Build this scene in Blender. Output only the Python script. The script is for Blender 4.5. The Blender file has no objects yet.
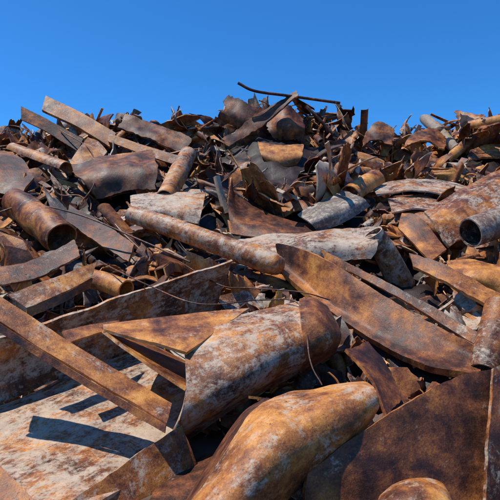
import bpy, math, random
import numpy as np
from mathutils import Vector, noise, kdtree
random.seed(11); rng=np.random.default_rng(11)
CAMZ=1.8
def P(a,b,y):
    return np.array([(a-250)/500*y, y, CAMZ+(250-b)/500*y])
def unit(v):
    return v/(np.linalg.norm(v,axis=-1,keepdims=True)+1e-9)
# ---------------------------------------------------------------- materials
def rust_material(name="rusted_steel"):
    m=bpy.data.materials.new(name); m.use_nodes=True
    nt=m.node_tree; N=nt.nodes; L=nt.links; N.clear()
    out=N.new("ShaderNodeOutputMaterial"); bs=N.new("ShaderNodeBsdfPrincipled")
    L.new(bs.outputs[0],out.inputs[0])
    tc=N.new("ShaderNodeTexCoord")
    at=N.new("ShaderNodeAttribute"); at.attribute_name="tone"
    mu=N.new("ShaderNodeAttribute"); mu.attribute_name="muv"
    sp=N.new("ShaderNodeSeparateColor"); L.new(at.outputs["Color"],sp.inputs[0])
    R,G,B=sp.outputs[0],sp.outputs[1],sp.outputs[2]; A=at.outputs["Alpha"]
    def M(op,a,b=None,c=None,clamp=False):
        n=N.new("ShaderNodeMath"); n.operation=op; n.use_clamp=clamp
        for i,v in enumerate((a,b,c)):
            if v is None: continue
            if isinstance(v,(int,float)): n.inputs[i].default_value=v
            else: L.new(v,n.inputs[i])
        return n.outputs[0]
    off=N.new("ShaderNodeVectorMath"); off.operation='MULTIPLY_ADD'
    cb=N.new("ShaderNodeCombineXYZ")
    for i in range(3): L.new(B,cb.inputs[i])
    L.new(cb.outputs[0],off.inputs[0]); off.inputs[1].default_value=(37,53,71); L.new(tc.outputs["Object"],off.inputs[2])
    def noi(vec,s,d,r,dist=0.0):
        n=N.new("ShaderNodeTexNoise"); n.inputs["Scale"].default_value=s; n.inputs["Detail"].default_value=d
        n.inputs["Roughness"].default_value=r; n.inputs["Distortion"].default_value=dist
        L.new(vec,n.inputs["Vector"]); return n.outputs["Fac"]
    V=off.outputs[0]
    n1=noi(V,1.6,4,.65,.4); n2=noi(V,8,5,.7); n3=noi(V,70,3,.7); n4=noi(V,3.4,7,.75,.8); n6=noi(V,24,4,.7)
    sc=N.new("ShaderNodeVectorMath"); sc.operation='MULTIPLY_ADD'; L.new(mu.outputs["Vector"],sc.inputs[0]); sc.inputs[1].default_value=(4.0,14,1); L.new(cb.outputs[0],sc.inputs[2])
    st=noi(sc.outputs[0],1.2,4,.65,.3)
    f=M('MULTIPLY',n1,.9); f=M('MULTIPLY_ADD',n2,.5,f); f=M('MULTIPLY_ADD',n3,.26,f); f=M('MULTIPLY_ADD',st,.12,f)
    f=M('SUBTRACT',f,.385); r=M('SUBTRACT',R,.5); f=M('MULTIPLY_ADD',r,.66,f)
    cr=N.new("ShaderNodeValToRGB"); L.new(f,cr.inputs[0]); e=cr.color_ramp.elements
    cols=[(.26,(.02,.009,.006)),(.37,(.065,.021,.010)),(.47,(.17,.053,.017)),(.57,(.35,.122,.028)),(.69,(.58,.235,.048)),(.84,(.70,.38,.12))]
    e[0].position=cols[0][0]; e[0].color=(*cols[0][1],1); e[1].position=cols[1][0]; e[1].color=(*cols[1][1],1)
    for p,c in cols[2:]:
        x=e.new(p); x.color=(*c,1)
    def mix(fac,a,b):
        n=N.new("ShaderNodeMix"); n.data_type='RGBA'; L.new(fac,n.inputs[0])
        for s,v in ((n.inputs[6],a),(n.inputs[7],b)):
            if isinstance(v,tuple): s.default_value=(*v,1)
            else: L.new(v,s)
        return n.outputs[2]
    def sstep(x,lo,hi):
        n=N.new("ShaderNodeMapRange"); n.interpolation_type='SMOOTHSTEP'; L.new(x,n.inputs[0])
        n.inputs[1].default_value=lo; n.inputs[2].default_value=hi; return n.outputs[0]
    gs=M('MULTIPLY_ADD',n2,.5,M('MULTIPLY',n1,.5)); gs=M('ADD',gs,M('SUBTRACT',A,.5))
    gm=sstep(gs,.5,.72)
    c=mix(gm,cr.outputs[0],mix(n6,(.055,.038,.03),(.26,.21,.175)))
    pm=M('MULTIPLY_ADD',st,.35,M('MULTIPLY',n4,.8)); pm=M('MULTIPLY_ADD',n6,.35,pm)
    pm=M('MULTIPLY_ADD',n3,.14,pm); pm=M('ADD',pm,M('MULTIPLY',M('SUBTRACT',G,.5),.8))
    pf=sstep(pm,.87,1.04); pf=M('MULTIPLY',pf,.84)
    pale=mix(n2,(.26,.185,.12),(.66,.56,.43))
    c=mix(pf,c,pale)
    df=sstep(M('MULTIPLY_ADD',n6,.5,M('MULTIPLY',n3,.5)),.34,.42)
    c=mix(df,(.05,.023,.013),c)
    L.new(c,bs.inputs["Base Color"])
    L.new(M('MULTIPLY_ADD',n2,.65,.2,True),bs.inputs["Roughness"])
    bs.inputs["Specular IOR Level"].default_value=.4
    b=N.new("ShaderNodeBump"); b.inputs["Strength"].default_value=.6; b.inputs["Distance"].default_value=.012
    h=M('MULTIPLY_ADD',n6,.55,M('MULTIPLY_ADD',n3,.35,M('MULTIPLY',n2,.4))); L.new(h,b.inputs["Height"]); L.new(b.outputs[0],bs.inputs["Normal"])
    return m
RUST=rust_material()
# ---------------------------------------------------------------- mesh builder
class Builder:
    def __init__(s): s.v=[];s.f=[];s.sm=[];s.c=[];s.u=[];s.n=0
    def add(s,v,f,smooth,tone,uv):
        v=np.asarray(v).reshape(-1,3); f=np.asarray(f).reshape(-1,4)+s.n
        s.v.append(v); s.f.append(f); s.sm.append(np.full(len(f),smooth)); s.c.append(np.tile(np.array(tone,float),(len(v),1))); s.u.append(np.asarray(uv).reshape(-1,3)); s.n+=len(v)
    def build(s,name,mat=None):
        me=bpy.data.meshes.new(name); v=np.concatenate(s.v); f=np.concatenate(s.f)
        me.vertices.add(len(v)); me.vertices.foreach_set("co",v.ravel())
        me.loops.add(f.size); me.loops.foreach_set("vertex_index",f.ravel().astype(np.int32))
        me.polygons.add(len(f)); me.polygons.foreach_set("loop_start",np.arange(0,f.size,4,dtype=np.int32))
        me.polygons.foreach_set("use_smooth",np.concatenate(s.sm).astype(bool))
        me.update(calc_edges=True)
        a=me.attributes.new("tone",'FLOAT_COLOR','POINT'); a.data.foreach_set("color",np.concatenate(s.c).ravel())
        a=me.attributes.new("muv",'FLOAT_VECTOR','POINT'); a.data.foreach_set("vector",np.concatenate(s.u).ravel())
        me.materials.append(mat or RUST); o=bpy.data.objects.new(name,me); bpy.context.collection.objects.link(o); return o
def shell(B,G,th,tone,closed=False):
    nu,nv=G.shape[:2]
    if closed: du=np.roll(G,-1,0)-np.roll(G,1,0)
    else: du=np.gradient(G,axis=0)
    dv=np.gradient(G,axis=1); n=unit(np.cross(du,dv))
    T=G+n*th/2; Bo=G-n*th/2
    lu=np.concatenate([[0],np.cumsum(np.linalg.norm(np.diff(G[:,nv//2],axis=0),axis=1))]); lv=np.concatenate([[0],np.cumsum(np.linalg.norm(np.diff(G[nu//2],axis=0),axis=1))])
    uv=np.zeros((nu,nv,3)); uv[...,0]=lu[:,None]; uv[...,1]=lv[None,:]
    idx=np.arange(nu*nv).reshape(nu,nv)
    I=np.concatenate([idx,idx[:1]],0) if closed else idx
    q=np.stack([I[:-1,:-1],I[1:,:-1],I[1:,1:],I[:-1,1:]],-1)
    B.add(T,q,True,tone,uv); B.add(Bo,q[...,::-1],True,tone,uv+.5)
    rt=list(tone); rt[0]=min(1,rt[0]+.16); rt[1]+=.08  # rims toned lighter than the faces: sunlit edges painted into the colour
    def rim(a,b,u,loop=False):
        k=len(a); v=np.concatenate([a,b]); i=np.arange(k-1)
        f=np.stack([i,i+1,i+1+k,i+k],-1)
        if loop: f=np.concatenate([f,[[k-1,0,k,2*k-1]]])
        B.add(v,f,False,rt,np.concatenate([u,u]))
    rim(T[:,0],Bo[:,0],uv[:,0],closed); rim(Bo[:,-1],T[:,-1],uv[:,-1],closed)
    if not closed: rim(Bo[0],T[0],uv[0]); rim(T[-1],Bo[-1],uv[-1])
def cr(pts,n):
    p=np.array(pts,float); k=len(p)
    if k==2:
        t=np.linspace(0,1,n)[:,None]; return p[0]*(1-t)+p[1]*t
    e=np.concatenate([[2*p[0]-p[1]],p,[2*p[-1]-p[-2]]]); t=np.linspace(0,k-1-1e-6,n); i=t.astype(int); f=(t-i)[:,None]
    a,b,c,d=e[i],e[i+1],e[i+2],e[i+3]
    return .5*((2*b)+(c-a)*f+(2*a-5*b+4*c-d)*f**2+(3*b-a-3*c+d)*f**3)
def nz(p,s,seed): return noise.noise(Vector((p[0]*s+seed,p[1]*s+seed*1.7,p[2]*s-seed)))
def dent(G,amp,s,seed):
    n=unit(np.cross(np.gradient(G,axis=0),np.gradient(G,axis=1))); H=G.copy()
    for i in range(G.shape[0]):
        for j in range(G.shape[1]):
            H[i,j]+=n[i,j]*(amp*nz(G[i,j],s,seed)+amp*.3*nz(G[i,j],s*2.7,seed+9))
    return H
def rough_edges(G,amp,seed):
    nu,nv=G.shape[:2]; H=G.copy()
    for i in range(nu):
        for j0,j1 in ((0,1),(nv-1,nv-2)):
            d=unit(G[i,j0]-G[i,j1]); H[i,j0]+=d*amp*(nz(G[i,j0],3,seed)+.5*nz(G[i,j0],14,seed))
    for j in range(nv):
        for i0,i1 in ((0,1),(nu-1,nu-2)):
            d=unit(G[i0,j]-G[i1,j]); H[i0,j]+=d*amp*(nz(G[i0,j],3,seed+3)+.5*nz(G[i0,j],14,seed+3))
    return H
def loft(B,rails,th=.03,tone=(.5,.5,0),nu=44,nv=16,d=.02,e=.012):
    R=[cr(r,nu) for r in rails]; G=np.stack([cr([r[i] for r in R],nv) for i in range(nu)])
    sd=random.uniform(0,90); G=dent(G,d,1.6,sd); G=rough_edges(G,e,sd)
    shell(B,G,th,tn(tone))
def tn(t):
    t=tuple(t); a=t[2] if len(t)>2 else 0
    return (t[0],t[1],random.random(),a)
def tube(B,path,rad,th=.02,tone=(.5,.5,0),n=26,m=30,a0=0,a1=360,squash=1,d=.012,roll=0):
    C=cr(path,m); r=np.interp(np.linspace(0,1,m),np.linspace(0,1,len(rad)),rad)
    T=unit(np.gradient(C,axis=0)); up=np.array([0,0,1.]) 
    if abs(T[0]@up)>.9: up=np.array([1.,0,0])
    G=np.zeros((n,m,3)); closed=(a1-a0)>=359
    A=np.radians(np.linspace(a0,a1,n,endpoint=not closed)+roll)
    for j in range(m):
        s=unit(np.cross(T[j],up)); w=np.cross(s,T[j])
        G[:,j]=C[j]+r[j]*(np.cos(A)[:,None]*s+squash*np.sin(A)[:,None]*w)
    if d: 
        sd=random.uniform(0,90)
        for i in range(n):
            for j in range(m): G[i,j]+=unit(G[i,j]-C[j])*d*nz(G[i,j],2.5,sd)
    shell(B,G,th,tn(tone),closed)
HB=[]
def hero(name,fn):
    B=Builder(); fn(B); o=B.build(name); HB.append(np.concatenate(B.v)); return o
def sheet(name,rails,th=.03,tone=(.5,.5,0),**k): return hero(name,lambda B:loft(B,rails,th,tone,**k))
def pipe(name,path,rad,**k): return hero(name,lambda B:tube(B,path,rad,**k))
# ================================================================= FOREGROUND
# split pipe elbow, bottom centre: open underneath, thick cut edge
def elbow(B):
    loft(B,[[P(160,550,3.35),P(202,478,3.6),P(240,418,3.9),P(264,400,4.0)],
            [P(180,530,2.99),P(212,476,3.21),P(250,420,3.5),P(276,401,3.64)]],.03,(.38,.40,.1),nu=50,nv=16,d=.015,e=.012)  # left flank: shading past the ridge painted in as a darker tone
    loft(B,[[P(180,530,2.97),P(212,476,3.19),P(249,417,3.5),P(274,396,3.66),P(315,387,3.82),P(345,384,3.86),P(362,385,3.86)],
            [P(192,530,2.84),P(227,478,3.02),P(263,428,3.28),P(289,409,3.44),P(328,395,3.58),P(354,388,3.66),P(369,388,3.7)],
            [P(212,530,2.79),P(247,483,2.96),P(283,441,3.15),P(311,421,3.3),P(341,405,3.44),P(362,396,3.52),P(374,394,3.56)],
            [P(234,535,2.86),P(266,494,3.02),P(301,460,3.18),P(329,438,3.31),P(352,420,3.42),P(368,407,3.5),P(375,402,3.54)],
            [P(254,540,3.06),P(280,506,3.2),P(312,474,3.35),P(340,450,3.45),P(358,432,3.52),P(368,418,3.57),P(371,411,3.6)]],
         .045,(.60,.58,0),nu=80,nv=44,d=.06,e=.02)
hero("steel_pipe_elbow",elbow)
def casing(B):
    loft(B,[[P(178,327,4.95),P(240,315,5.1),P(302,302,5.3)],
            [P(184,350,4.5),P(245,336,4.65),P(302,316,4.95)],
            [P(186,388,4.2),P(248,362,4.4),P(304,338,4.75)],
            [P(176,425,4.12),P(246,386,4.38),P(305,358,4.76)],
            [P(160,458,4.35),P(238,406,4.65),P(300,374,4.98)]],.03,(.52,.64,.1),nu=60,nv=36,d=.04,e=.012)
    loft(B,[[P(299,302,5.26),P(312,300,5.34),P(326,308,5.45)],
            [P(300,318,4.9),P(318,314,5.0),P(334,322,5.2)],
            [P(302,340,4.74),P(322,334,4.83),P(339,336,5.05)],
            [P(302,358,4.75),P(322,350,4.88),P(334,348,5.1)],
            [P(299,374,4.95),P(316,362,5.08),P(326,356,5.25)]],.06,(.44,.5,.2),nu=24,nv=30,d=.03,e=.012)
    loft(B,[[P(103,325,4.75),P(165,318,5.0),P(250,309,5.25)],[P(103,329,4.62),P(135,340,4.5),P(186,353,4.38)]],.03,(.56,.5,0),d=.02,e=.02)
    loft(B,[[P(103,331,4.62),P(140,358,4.4),P(186,389,4.2)],[P(150,345,5.4),P(190,365,5.2),P(230,385,5.0)]],.03,(.54,.5,0),d=.015,e=.015)
hero("cut_steel_casing",casing)
def trough(B):
    loft(B,[[P(232,260,6.3),P(140,290,5.7),P(50,321,5.1),P(-40,350,4.65)],
            [P(222,285,6.4),P(132,320,5.8),P(35,355,5.2),P(-50,390,4.75)],
            [P(214,312,6.5),P(124,352,5.8),P(20,395,5.1),P(-60,430,4.6)]],.03,(.48,.63,.4),nu=70,nv=24,d=.04,e=.02)
    loft(B,[[P(214,314,6.5),P(124,354,5.8),P(20,397,5.1),P(-60,432,4.6)],
            [P(195,390,5.1),P(105,425,4.5),P(20,458,4.0),P(-60,500,3.5)],
            [P(182,450,4.2),P(125,490,3.6),P(85,515,3.25),P(30,550,2.9)]],.03,(.52,.69,.3),nu=70,nv=30,d=.05,e=.01)
    loft(B,[[P(180,426,4.14),P(128,461,3.72),P(76,497,3.38),P(40,525,3.12)],
            [P(194,466,4.08),P(146,503,3.64),P(96,541,3.3),P(60,571,3.0)]],.05,(.54,.58,.1),nu=60,nv=14,d=.03,e=.015)
hero("steel_trough",trough)
def frame(B):
    k=dict(nu=50,nv=6,d=.014,e=.012)
    loft(B,[[P(-30,277,4.52),P(70,343,4.32),P(171,405,4.1)],[P(-30,303,4.3),P(70,367,4.1),P(166,424,3.88)]],.022,(.57,.52,.1),**k)
    loft(B,[[P(-30,304,4.29),P(70,368,4.09),P(166,425,3.87)],[P(-30,313,4.27),P(70,377,4.07),P(165,433,3.85)]],.02,(.40,.42,.1),nu=50,nv=4,d=.004,e=.004)
    loft(B,[[P(8,295,4.6),P(50,279,4.9),P(96,263,5.3)],[P(26,308,4.55),P(60,294,4.8),P(92,278,5.15)]],.02,(.54,.57,0.2),nu=24,nv=6,d=.02)
    loft(B,[[P(26,309,4.55),P(60,295,4.8),P(92,279,5.15)],[P(28,318,4.55),P(62,303,4.8),P(90,287,5.15)]],.02,(.42,.4,0),nu=24,nv=5,d=.004)
    loft(B,[[P(62,332,4.55),P(88,326,4.75),P(118,321,5.0)],[P(68,343,4.45),P(96,334,4.65),P(122,328,4.9)]],.02,(.52,.4,0),nu=12,nv=4,d=.01)
hero("angle_iron_frame",frame)
sheet("steel_plate",[[P(-40,425,3.9),P(-5,460,3.5),P(36,502,3.15)],[P(-60,480,3.4),P(-25,515,3.1),P(20,550,2.9)]],tone=(.42,.35,0))
sheet("steel_plate",[[P(182,466,4.25),P(215,450,4.35),P(255,428,4.5)],[P(140,510,3.45),P(185,506,3.5),P(245,480,3.85)],[P(105,540,3.12),P(170,545,3.08),P(225,530,3.2)]],.02,(.34,.4,.1),d=.08,e=.03)  # added crumpled plate, toned dark to shade the gap beside the elbow
sheet("bent_steel_plate",[[P(277,243,7.25),P(300,248,7.0),P(330,262,6.55),P(400,306,5.8),P(486,352,5.1)],
      [P(279,254,7.25),P(304,266,6.9),P(340,290,6.35),P(400,326,5.65),P(484,362,5.1)],
      [P(281,264,7.15),P(312,289,6.7),P(354,318,6.05),P(410,348,5.42),P(480,372,4.98)],
      [P(284,275,6.95),P(318,305,6.4),P(364,336,5.75),P(420,366,5.15),P(474,379,4.85)]],.075,(.43,.44,.05),nu=70,nv=24,d=.04,e=.02)
sheet("steel_plate",[[P(322,250,7.0),P(400,290,6.2),P(492,342,5.4)],[P(328,262,6.9),P(402,300,6.1),P(490,356,5.3)]],.05,(.47,.54,.1),e=.025)
sheet("curved_steel_plate",[[P(308,473,3.25),P(350,440,3.4),P(400,406,3.55),P(450,380,3.68),P(515,364,3.8)],
      [P(305,500,3.2),P(355,485,3.3),P(410,460,3.42),P(470,440,3.55),P(530,430,3.64)],
      [P(310,560,3.2),P(370,560,3.2),P(430,560,3.2),P(490,560,3.25),P(560,560,3.3)]],.035,(.38,.44,.2),nu=60,nv=30,d=.06)
sheet("curved_steel_plate",[[P(382,499,3.04),P(398,487,3.1),P(420,482,3.14),P(440,486,3.14),P(447,500,3.1)],
      [P(376,512,2.86),P(398,500,2.88),P(422,495,2.9),P(444,500,2.92),P(456,515,2.9)],
      [P(372,540,2.75),P(398,535,2.75),P(424,533,2.75),P(450,535,2.78),P(468,545,2.8)]],.035,(.56,.58,0),nu=40,nv=24,d=.02)
sheet("steel_plate",[[P(493,368,3.6),P(487,430,3.4),P(484,510,3.2)],[P(540,350,3.7),P(540,430,3.5),P(540,510,3.3)]],.03,(.42,.55,.5))
sheet("steel_plate",[[P(345,350,4.6),P(370,380,4.3),P(385,415,4.0)],[P(368,342,4.9),P(388,370,4.6),P(400,400,4.3)]],.03,(.34,.35,.0),e=.03)
# ================================================================= MIDDLE
pipe("steel_pipe",[P(131,214,8.1),P(200,237,7.5),P(268,262,6.95),P(276,265,6.9)],[.13,.15,.155,.125],tone=(.60,.62,.0),n=28,m=50,d=.03)
pipe("steel_pipe",[P(373,233,7.4),P(388,258,7.5),P(402,286,7.7)],[.14,.17,.2],tone=(.48,.64,.5))
sheet("curved_steel_plate",[[P(231,177,9.6),P(238,198,9.3),P(285,220,8.9),P(345,228,8.6)],[P(228,205,8.7),P(245,222,8.5),P(292,232,8.3),P(345,236,8.2)],[P(232,234,8.4),P(258,238,8.2),P(300,240,8.1),P(345,242,8.0)]],.04,(.38,.35,.1))
sheet("steel_plate",[[P(232,240,8.0),P(300,233,7.9),P(380,227,7.8)],[P(258,252,7.4),P(310,246,7.3),P(380,240,7.3)],[P(272,262,7.3),P(318,264,7.2),P(372,258,7.2)]],.025,(.5,.7,.5),d=.07,e=.04)
sheet("curved_steel_plate",[[P(298,215,8.8),P(318,203,9.1),P(345,190,9.4)],[P(310,222,8.3),P(335,210,8.5),P(362,198,8.8)],[P(318,232,8.4),P(345,222,8.5),P(370,206,8.8)]],.025,(.45,.62,.7),d=.05)
sheet("curved_steel_plate",[[P(424,213,8.3),P(460,191,8.8),P(498,172,9.2),P(540,160,9.5)],[P(434,224,7.9),P(468,203,8.3),P(502,188,8.7),P(540,178,8.9)],[P(449,247,7.7),P(472,232,7.9),P(503,210,8.2),P(540,200,8.4)]],.05,(.5,.6,.1),e=.04)
pipe("steel_pipe",[P(470,233,7.1),P(500,222,7.3),P(540,210,7.5)],[.2,.22,.22],tone=(.42,.62,.6))
sheet("steel_plate",[[P(409,254,6.7),P(450,268,6.3),P(510,300,5.9)],[P(412,266,6.5),P(452,286,6.1),P(510,320,5.7)]],.05,(.58,.45,0),e=.03)
sheet("curved_steel_plate",[[P(446,262,6.7),P(475,262,6.6),P(515,268,6.4)],[P(452,280,6.3),P(478,276,6.2),P(515,282,6.1)],[P(466,290,6.3),P(485,292,6.2),P(515,298,6.0)]],.04,(.6,.5,0),e=.03,d=.05)
pipe("steel_pipe",[P(484,372,5.0),P(492,340,5.2),P(500,305,5.4)],[.13,.14,.14],tone=(.52,.6,.3))
sheet("steel_plate",[[P(402,214,8.4),P(420,218,8.1),P(446,250,7.5)],[P(398,228,8.1),P(410,240,7.8),P(430,262,7.3)]],.04,(.5,.3,0))
pipe("steel_pipe",[P(165,198,9.3),P(177,176,10.0),P(188,154,10.8)],[.16,.19,.17],tone=(.62,.62,0))
sheet("curved_steel_plate",[[P(130,196,9.3),P(165,193,9.4),P(206,194,9.4)],[P(132,208,8.8),P(165,206,8.8),P(202,208,8.8)],[P(140,216,8.8),P(168,220,8.7),P(198,224,8.6)]],.025,(.52,.7,.3),d=.06,e=.03)
pipe("steel_pipe",[P(14,200,8.6),P(36,218,8.1),P(62,238,7.6)],[.22,.24,.24],tone=(.48,.5,.1),d=.05)
pipe("steel_pipe",[P(126,290,6.3),P(105,282,6.5),P(86,278,6.7)],[.12,.12,.12],tone=(.6,.5,.1))
sheet("curved_steel_plate",[[P(72,166,10.6),P(110,156,10.9),P(154,152,11.1)],[P(80,180,9.9),P(115,170,10.1),P(157,166,10.3)],[P(95,198,9.9),P(125,192,9.9),P(155,188,9.9)]],.035,(.38,.25,.0),d=.1,e=.07)
sheet("curved_steel_plate",[[P(-10,150,10.9),P(20,158,10.7),P(34,178,10)],[P(-10,170,10),P(12,178,9.9),P(24,192,9.5)],[P(-10,192,9.6),P(10,196,9.5),P(22,204,9.2)]],.05,(.36,.3,.0))
pipe("half_pipe",[P(12,150,11.2),P(38,160,10.9),P(66,170,10.5)],[.16,.17,.17],tone=(.58,.6,.1),a0=0,a1=200)
sheet("steel_plate",[[P(-10,270,6.3),P(30,262,6.6),P(75,240,7.1)],[P(-10,288,6.0),P(32,280,6.3),P(80,256,6.8)]],.03,(.40,.5,.3),e=.03)
sheet("bent_steel_plate",[[P(70,205,8.8),P(100,222,8.3),P(135,245,7.5)],[P(66,222,8.3),P(96,242,7.8),P(128,262,7.3)]],.04,(.36,.3,.1),e=.04)
pipe("half_pipe",[P(350,196,9.3),P(362,188,9.6),P(376,180,9.9)],[.2,.2,.2],tone=(.58,.5,0),a0=-20,a1=190)
sheet("steel_plate",[[P(372,186,9.8),P(420,178,10.1),P(468,186,9.8)],[P(378,196,9.2),P(420,192,9.3),P(462,198,9.1)]],.025,(.5,.68,.3),d=.06,e=.04)
sheet("curved_steel_plate",[[P(388,200,9.2),P(420,196,9.4),P(452,204,9.1)],[P(392,214,8.7),P(418,210,8.8),P(446,214,8.6)]],.03,(.48,.62,.5),d=.05)
# ================================================================= CREST
sheet("steel_beam",[[P(46,97,12.4),P(80,113,12.2),P(116,134,11.9)],[P(42,111,12.1),P(78,128,11.9),P(110,148,11.7)]],.08,(.48,.42,0),d=.01)
sheet("steel_beam",[[P(22,107,12.1),P(50,121,11.9),P(84,140,11.6)],[P(22,120,12),P(48,133,11.8),P(78,152,11.5)]],.08,(.36,.4,.0),d=.01)
sheet("curved_steel_plate",[[P(88,138,11.4),P(98,142,11.4),P(107,152,11.2)],[P(78,150,11),P(86,158,10.9),P(96,166,10.8)],[P(68,167,10.8),P(76,172,10.7),P(86,174,10.6)]],.04,(.64,.58,0))
sheet("curved_steel_plate",[[P(126,116,12.6),P(155,125,12.5),P(192,140,12.2)],[P(118,128,12.2),P(150,140,12),P(184,154,11.8)]],.05,(.34,.3,.0),d=.08,e=.06)
sheet("steel_beam",[[P(108,134,11.8),P(145,146,11.5),P(184,158,11.1)],[P(108,142,11.7),P(144,155,11.4),P(182,167,11)]],.06,(.50,.55,.1),d=.01)
sheet("curved_steel_plate",[[P(228,96,12.9),P(245,103,12.8),P(264,113,12.7)],[P(222,110,12.6),P(242,116,12.5),P(262,124,12.5)],[P(214,121,12.7),P(235,128,12.6),P(256,136,12.5)]],.04,(.34,.35,.0),e=.15,d=.08)
sheet("steel_plate",[[P(221,141,12.3),P(256,116,12.3),P(296,91,12.3)],[P(230,146,12.2),P(264,126,12.2),P(297,95,12.2)]],.04,(.40,.4,.1),d=.06,e=.06)
sheet("curved_steel_plate",[[P(258,142,11.7),P(280,146,11.6),P(304,144,11.7)],[P(261,154,11.3),P(280,158,11.2),P(302,156,11.3)],[P(270,166,11.3),P(282,171,11.2),P(295,166,11.3)]],.04,(.64,.46,0),e=.04)
sheet("curved_steel_plate",[[P(268,116,12.9),P(285,108,12.8),P(303,116,12.9)],[P(270,128,12.5),P(288,122,12.3),P(306,128,12.5)],[P(276,140,12.5),P(290,140,12.4),P(304,142,12.5)]],.05,(.38,.3,.0),e=.15,d=.1)
sheet("curved_steel_plate",[[P(365,132,12.6),P(378,121,12.8),P(392,130,12.7)],[P(362,146,12.3),P(378,138,12.4),P(394,146,12.3)]],.04,(.40,.35,.0),e=.1,d=.1)
sheet("curved_steel_plate",[[P(408,138,12.6),P(428,128,12.8),P(446,137,12.7)],[P(405,150,12.2),P(426,143,12.3),P(446,150,12.2)]],.04,(.42,.4,.0),e=.1,d=.1)
sheet("curved_steel_plate",[[P(470,150,12.2),P(490,145,12.4),P(530,148,12.3)],[P(468,160,11.9),P(490,157,12),P(530,160,11.9)]],.05,(.48,.55,.0),e=.08,d=.06)
pipe("steel_rod",[P(238,83,12.2),P(255,91,12.2),P(290,96,12.3),P(340,103,12.4)],[.03,.03],th=.012,n=8,m=24,d=0,tone=(.3,.5,.5))
pipe("steel_rod",[P(306,106,12.3),P(318,118,12.3),P(333,134,12.3)],[.035,.035],th=.012,n=8,m=20,d=0,tone=(.35,.5,.5))
# ================================================================= CABLES
def cable(*p,r=.006): pipe("steel_cable",[P(*q) for q in p],[r,r],th=.004,n=6,m=70,d=0,tone=(.35,.5,.5))
cable((100,262,6.6),(150,286,5.6),(200,304,5.2),(262,300,5.3),(300,305,5.1),(310,360,4.5),(322,385,4.3))
cable((-10,215,8),(30,205,8.2),(80,215,7.7),(140,240,7.2),(190,262,6.6),r=.012)
cable((180,262,6.7),(220,285,6.1),(250,288,6),(300,292,5.8),(330,300,5.9))
cable((0,135,11.5),(8,126,12.2),(22,128,12.2),(36,136,11.7),r=.011)
cable((60,130,11.7),(90,150,11),(95,180,10),(80,205,8.7),r=.011)
# ================================================================= HEAP CORE
PY=[-5,1.9,2.6,3.2,4.2,5.8,7,9,11.5,12.8,14,18,24,30]; PZ=[-.4,-.4,.05,.1,.2,.65,1.3,2.3,3.65,4.3,4.35,3.2,-.4,-.4]
def hz(x,y):
    z=float(np.interp(y,PY,PZ)); k=min(1,max(0,(y-8)/4))
    z+=k*(.5*math.exp(-((x-.4)/1.5)**2)+.12+.1*math.sin(x*1.3)+.012*x-.006*abs(x))
    z-=.6*min(1,max(0,(-.1-x)/.4))*min(1,max(0,(6.9-y)/.8))*min(1,max(0,(y-2.2)/.5))
    f=1-min(1,max(0,(abs(x)-9.5)/5)); z=(z+.4)*f-.4
    return z
def core():
    B=Builder(); nx,ny=220,190; X=np.linspace(-15,15,nx); Y=np.linspace(1.5,25,ny); G=np.zeros((nx,ny,3))
    for i,x in enumerate(X):
        for j,y in enumerate(Y):
            z=hz(x,y)-.3
            if z>-.35: z+=.18*noise.noise(Vector((x*2,y*2,0)))+.12*noise.noise(Vector((x*6,y*6,3)))
            G[i,j]=(x,y,z)
    idx=np.arange(nx*ny).reshape(nx,ny); q=np.stack([idx[:-1,:-1],idx[1:,:-1],idx[1:,1:],idx[:-1,1:]],-1)
    B.add(G,q,True,(-.3,.0,.3,.0),G); return B  # core toned near black, painting deep shade into the gaps between pieces
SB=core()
# ================================================================= SCATTERED SCRAP
HV=np.concatenate(HB); kd=kdtree.KDTree(len(HV))
for i,v in enumerate(HV): kd.insert((v[0]/v[1],(v[2]-CAMZ)/v[1],0),i)
kd.balance()
def clear_of_named(V,lim=.07):
    bad=0; S=V[::max(1,len(V)//60)]
    for p in S:
        if p[1]<.5: return False
        c,i,d=kd.find((p[0]/p[1],(p[2]-CAMZ)/p[1],0))
        if d<.013 and p[1]<HV[i][1]+.06: bad+=1
    return bad<=len(S)*lim
def rotm(nrm,ang):
    n=unit(nrm); a=unit(np.cross(n,[.3,.1,.9])); b=np.cross(n,a)
    c,s=math.cos(ang),math.sin(ang); return np.stack([a*c+b*s,-a*s+b*c,n],1)
def outline(S,T,j):
    def edge(t): 
        k=random.randint(4,9); return np.interp(t,np.sort(np.concatenate([[0,1],rng.uniform(0,1,k)])),rng.uniform(-1,.6,k+2))
    s2=S+j*(edge(T)*np.clip(2*S-1,0,1)-edge(T)*np.clip(1-2*S,0,1))*1.6
    t2=T+j*(edge(S)*np.clip(2*T-1,0,1)-edge(S)*np.clip(1-2*T,0,1))*1.6
    return s2+rng.normal(0,.3)*(T-.5),t2+rng.normal(0,.2)*(S-.5)
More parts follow.
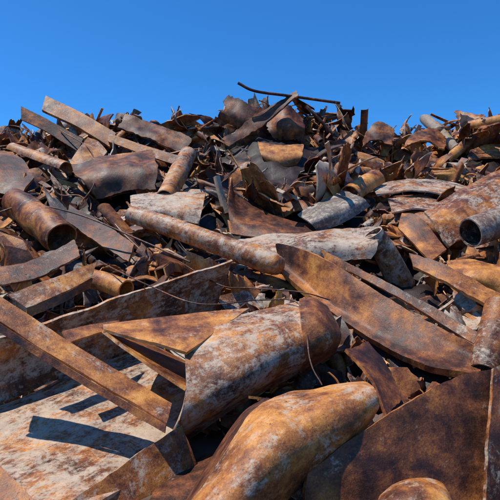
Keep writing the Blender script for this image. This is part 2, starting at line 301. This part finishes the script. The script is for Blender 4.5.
def piece(sz):
    k=random.random(); out=[]
    if k<.74:
        nu,nv=17,12; S,T=np.meshgrid(np.linspace(0,1,nu),np.linspace(0,1,nv),indexing='ij')
        s,t=outline(S,T,.11); L=sz; W=sz*random.uniform(.22,.8)
        if random.random()<.25: t=.5+(t-.5)*(1-.8*S)
        arc=random.choice([.1,.3,.7,1.2,1.9,2.8])*random.uniform(.7,1.2); 
        if random.random()<.45: r=L/arc; x=r*np.sin((s-.5)*arc); z=r*np.cos((s-.5)*arc)-r; y=(t-.5)*W
        else: r=W/arc; y=r*np.sin((t-.5)*arc); z=r*np.cos((t-.5)*arc)-r; x=(s-.5)*L
        tw=random.gauss(0,.6)*(S-.5); y,z=y*np.cos(tw)-z*np.sin(tw),y*np.sin(tw)+z*np.cos(tw)
        z=z+.04*sz*np.sin(5*S+rng.uniform(0,6))*np.sin(4*T+rng.uniform(0,6))
        if random.random()<.45:
            fc=random.uniform(.3,.7); z=z+np.clip(S-fc,0,1)*sz*random.uniform(-1,1)
        out.append((np.stack([x,y,z],-1),random.uniform(.01,.028)*(.6+.5*sz),False))
    elif k<.80:
        full=random.random()<.3; n=18; m=8; r=sz*random.uniform(.07,.16); a=2*math.pi if full else random.uniform(1.5,3.4)
        A,T=np.meshgrid(np.linspace(0,a,n,endpoint=not full),np.linspace(-.5,.5,m),indexing='ij')
        sq=random.uniform(.35,1); x=T*sz*1.1+r*random.uniform(-1.2,1.2)*np.cos(A+random.uniform(0,6))*(T>0.4); 
        k2=1+.25*random.uniform(-1,1)*T
        out.append((np.stack([x,k2*r*np.cos(A),k2*sq*r*np.sin(A)+.2*sz*random.uniform(-1,1)*T*T],-1),random.uniform(.012,.02),full))
    elif k<.88:
        m=8; L=sz*1.3; w=sz*random.uniform(.07,.15); T=np.linspace(-.5,.5,m); bend=random.gauss(0,.3)*L
        def fl(y0,z0,y1,z1):
            g=np.zeros((m,3,3)); 
            for q,f in enumerate((0,.5,1)): g[:,q,0]=T*L; g[:,q,1]=y0+(y1-y0)*f; g[:,q,2]=z0+(z1-z0)*f+bend*T*T
            return g
        out.append((fl(0,0,w,0),.016,False)); out.append((fl(0,-.01,0,-w-.01),.016,False))
        if random.random()<.5: out.append((fl(w,-.01,w,-w-.01),.016,False))
    elif k<.95:
        m=18; S,T=np.meshgrid(np.linspace(-.5,.5,m),np.linspace(-.5,.5,3),indexing='ij'); w=sz*random.uniform(.05,.12)
        tw=S*random.gauss(0,2.5); c=random.gauss(0,.8)*sz
        out.append((np.stack([S*sz*1.4,T*w*np.cos(tw),T*w*np.sin(tw)+c*S*S],-1),.012,False))
    else:
        n=6;m=14; A,T=np.meshgrid(np.linspace(0,2*math.pi,n,endpoint=False),np.linspace(-.5,.5,m),indexing='ij'); r=random.uniform(.006,.014)
        c=random.gauss(0,.8)*sz; c2=random.gauss(0,.15)*sz
        out.append((np.stack([T*sz*1.6,r*np.cos(A)+c*T*T,r*np.sin(A)+c2*np.sin(T*6)],-1),r*.6,True))
    return out
def scatter(N,szf,yf,lift,cap=.65,lim=.07):
    cnt=0; tries=0
    while cnt<N and tries<N*5:
        tries+=1
        y=yf(); x=random.uniform(-1,1)*min(12,y*.6+1.8)
        far=min(1,max(0,(y-4)/5)); sz=szf(far)
        z=hz(x,y)+random.uniform(*lift)*(.35+.65*far)
        nrm=np.array([0,-.5,.3])+rng.normal(0,.8,3); R=rotm(nrm,random.uniform(0,6.283))
        pcs=piece(sz); V=np.concatenate([(g.reshape(-1,3)@R.T)+[x,y,z] for g,_,_ in pcs])
        if y>10.5 and V[:,2].max()>hz(x,y)+cap: continue
        if V[:,1].min()<2.3 or not clear_of_named(V,lim): continue
        u=random.random()
        if u<.34: tone=(random.gauss(.29,.05),random.gauss(.38,.06),random.random(),0)
        elif u<.62: tone=(random.gauss(.46,.05),random.gauss(.45,.06),random.random(),0)
        elif u<.80: tone=(random.gauss(.62,.06),random.gauss(.54,.08),random.random(),0)
        elif u<.94: tone=(random.gauss(.5,.07),random.gauss(.68,.08),random.random(),random.uniform(.1,.6))
        else: tone=(random.gauss(.4,.05),.55,random.random(),random.uniform(.5,.8))
        for g,th,cl in pcs: shell(SB,(g.reshape(-1,3)@R.T+[x,y,z]).reshape(g.shape),th,tone,cl)
        cnt+=1
    print("scatter",cnt,tries)
scatter(900,lambda f:random.uniform(.8,1.3)+f*.4,lambda:random.uniform(5.5,14.5),(-.15,.46),lim=.02,cap=.8)
scatter(1700,lambda f:random.uniform(.4,.85),lambda:random.uniform(2.8,15),(-.2,.42),lim=.03)
scatter(1100,lambda f:random.uniform(.12,.35),lambda:random.uniform(3,14),(-.1,.42))
scatter(170,lambda f:random.uniform(.4,1.1),lambda:random.uniform(12,13.4),(.3,.75),cap=1.15)
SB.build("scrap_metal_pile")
# ================================================================= GROUND
gm=bpy.data.materials.new("yard_dirt"); gm.use_nodes=True; nt=gm.node_tree; b=nt.nodes["Principled BSDF"]; b.inputs["Roughness"].default_value=.95
n=nt.nodes.new("ShaderNodeTexNoise"); n.inputs["Scale"].default_value=3; n.inputs["Detail"].default_value=10
tcn=nt.nodes.new("ShaderNodeTexCoord"); nt.links.new(tcn.outputs["Object"],n.inputs["Vector"])
r=nt.nodes.new("ShaderNodeValToRGB"); r.color_ramp.elements[0].position=.35; r.color_ramp.elements[0].color=(.05,.03,.02,1); r.color_ramp.elements[1].position=.7; r.color_ramp.elements[1].color=(.13,.09,.06,1)
nt.links.new(n.outputs["Fac"],r.inputs[0]); nt.links.new(r.outputs[0],b.inputs["Base Color"])
me=bpy.data.meshes.new("ground"); me.from_pydata([(-2000,-2000,0),(2000,-2000,0),(2000,2000,0),(-2000,2000,0)],[],[(0,1,2,3)]); me.materials.append(gm)
bpy.context.collection.objects.link(bpy.data.objects.new("ground",me))
# ================================================================= LIGHT
sd=Vector((-.42,-.06,1.0)).normalized(); el=math.asin(sd.z); az=math.atan2(sd.x,sd.y)
w=bpy.data.worlds.new("World"); bpy.context.scene.world=w; w.use_nodes=True; nt=w.node_tree; bg=nt.nodes["Background"]
sk=nt.nodes.new("ShaderNodeTexSky"); sk.sky_type='NISHITA'; sk.sun_disc=False; sk.sun_elevation=el; sk.sun_rotation=az
sk.altitude=400; sk.air_density=1.0; sk.dust_density=0.25; sk.ozone_density=3
mx=nt.nodes.new("ShaderNodeMix"); mx.data_type='RGBA'; mx.blend_type='MULTIPLY'; mx.inputs[0].default_value=1; mx.inputs[7].default_value=(.36,1.18,1.98,1)
nt.links.new(sk.outputs[0],mx.inputs[6]); nt.links.new(mx.outputs[2],bg.inputs[0]); bg.inputs[1].default_value=.088
l=bpy.data.lights.new("sun","SUN"); l.energy=5; l.angle=math.radians(.5); l.color=(1,.95,.87); lo=bpy.data.objects.new("sun",l)
lo.rotation_euler=(-sd).to_track_quat('-Z','Y').to_euler(); bpy.context.collection.objects.link(lo)
c=bpy.data.cameras.new("camera"); c.lens=36; c.sensor_width=36; c.clip_end=5000; co=bpy.data.objects.new("camera",c)
co.location=(0,0,CAMZ); co.rotation_euler=(math.radians(90),0,0); bpy.context.collection.objects.link(co); bpy.context.scene.camera=co
s=bpy.context.scene; s.view_settings.view_transform='Standard'; s.view_settings.look='None'; s.view_settings.exposure=0
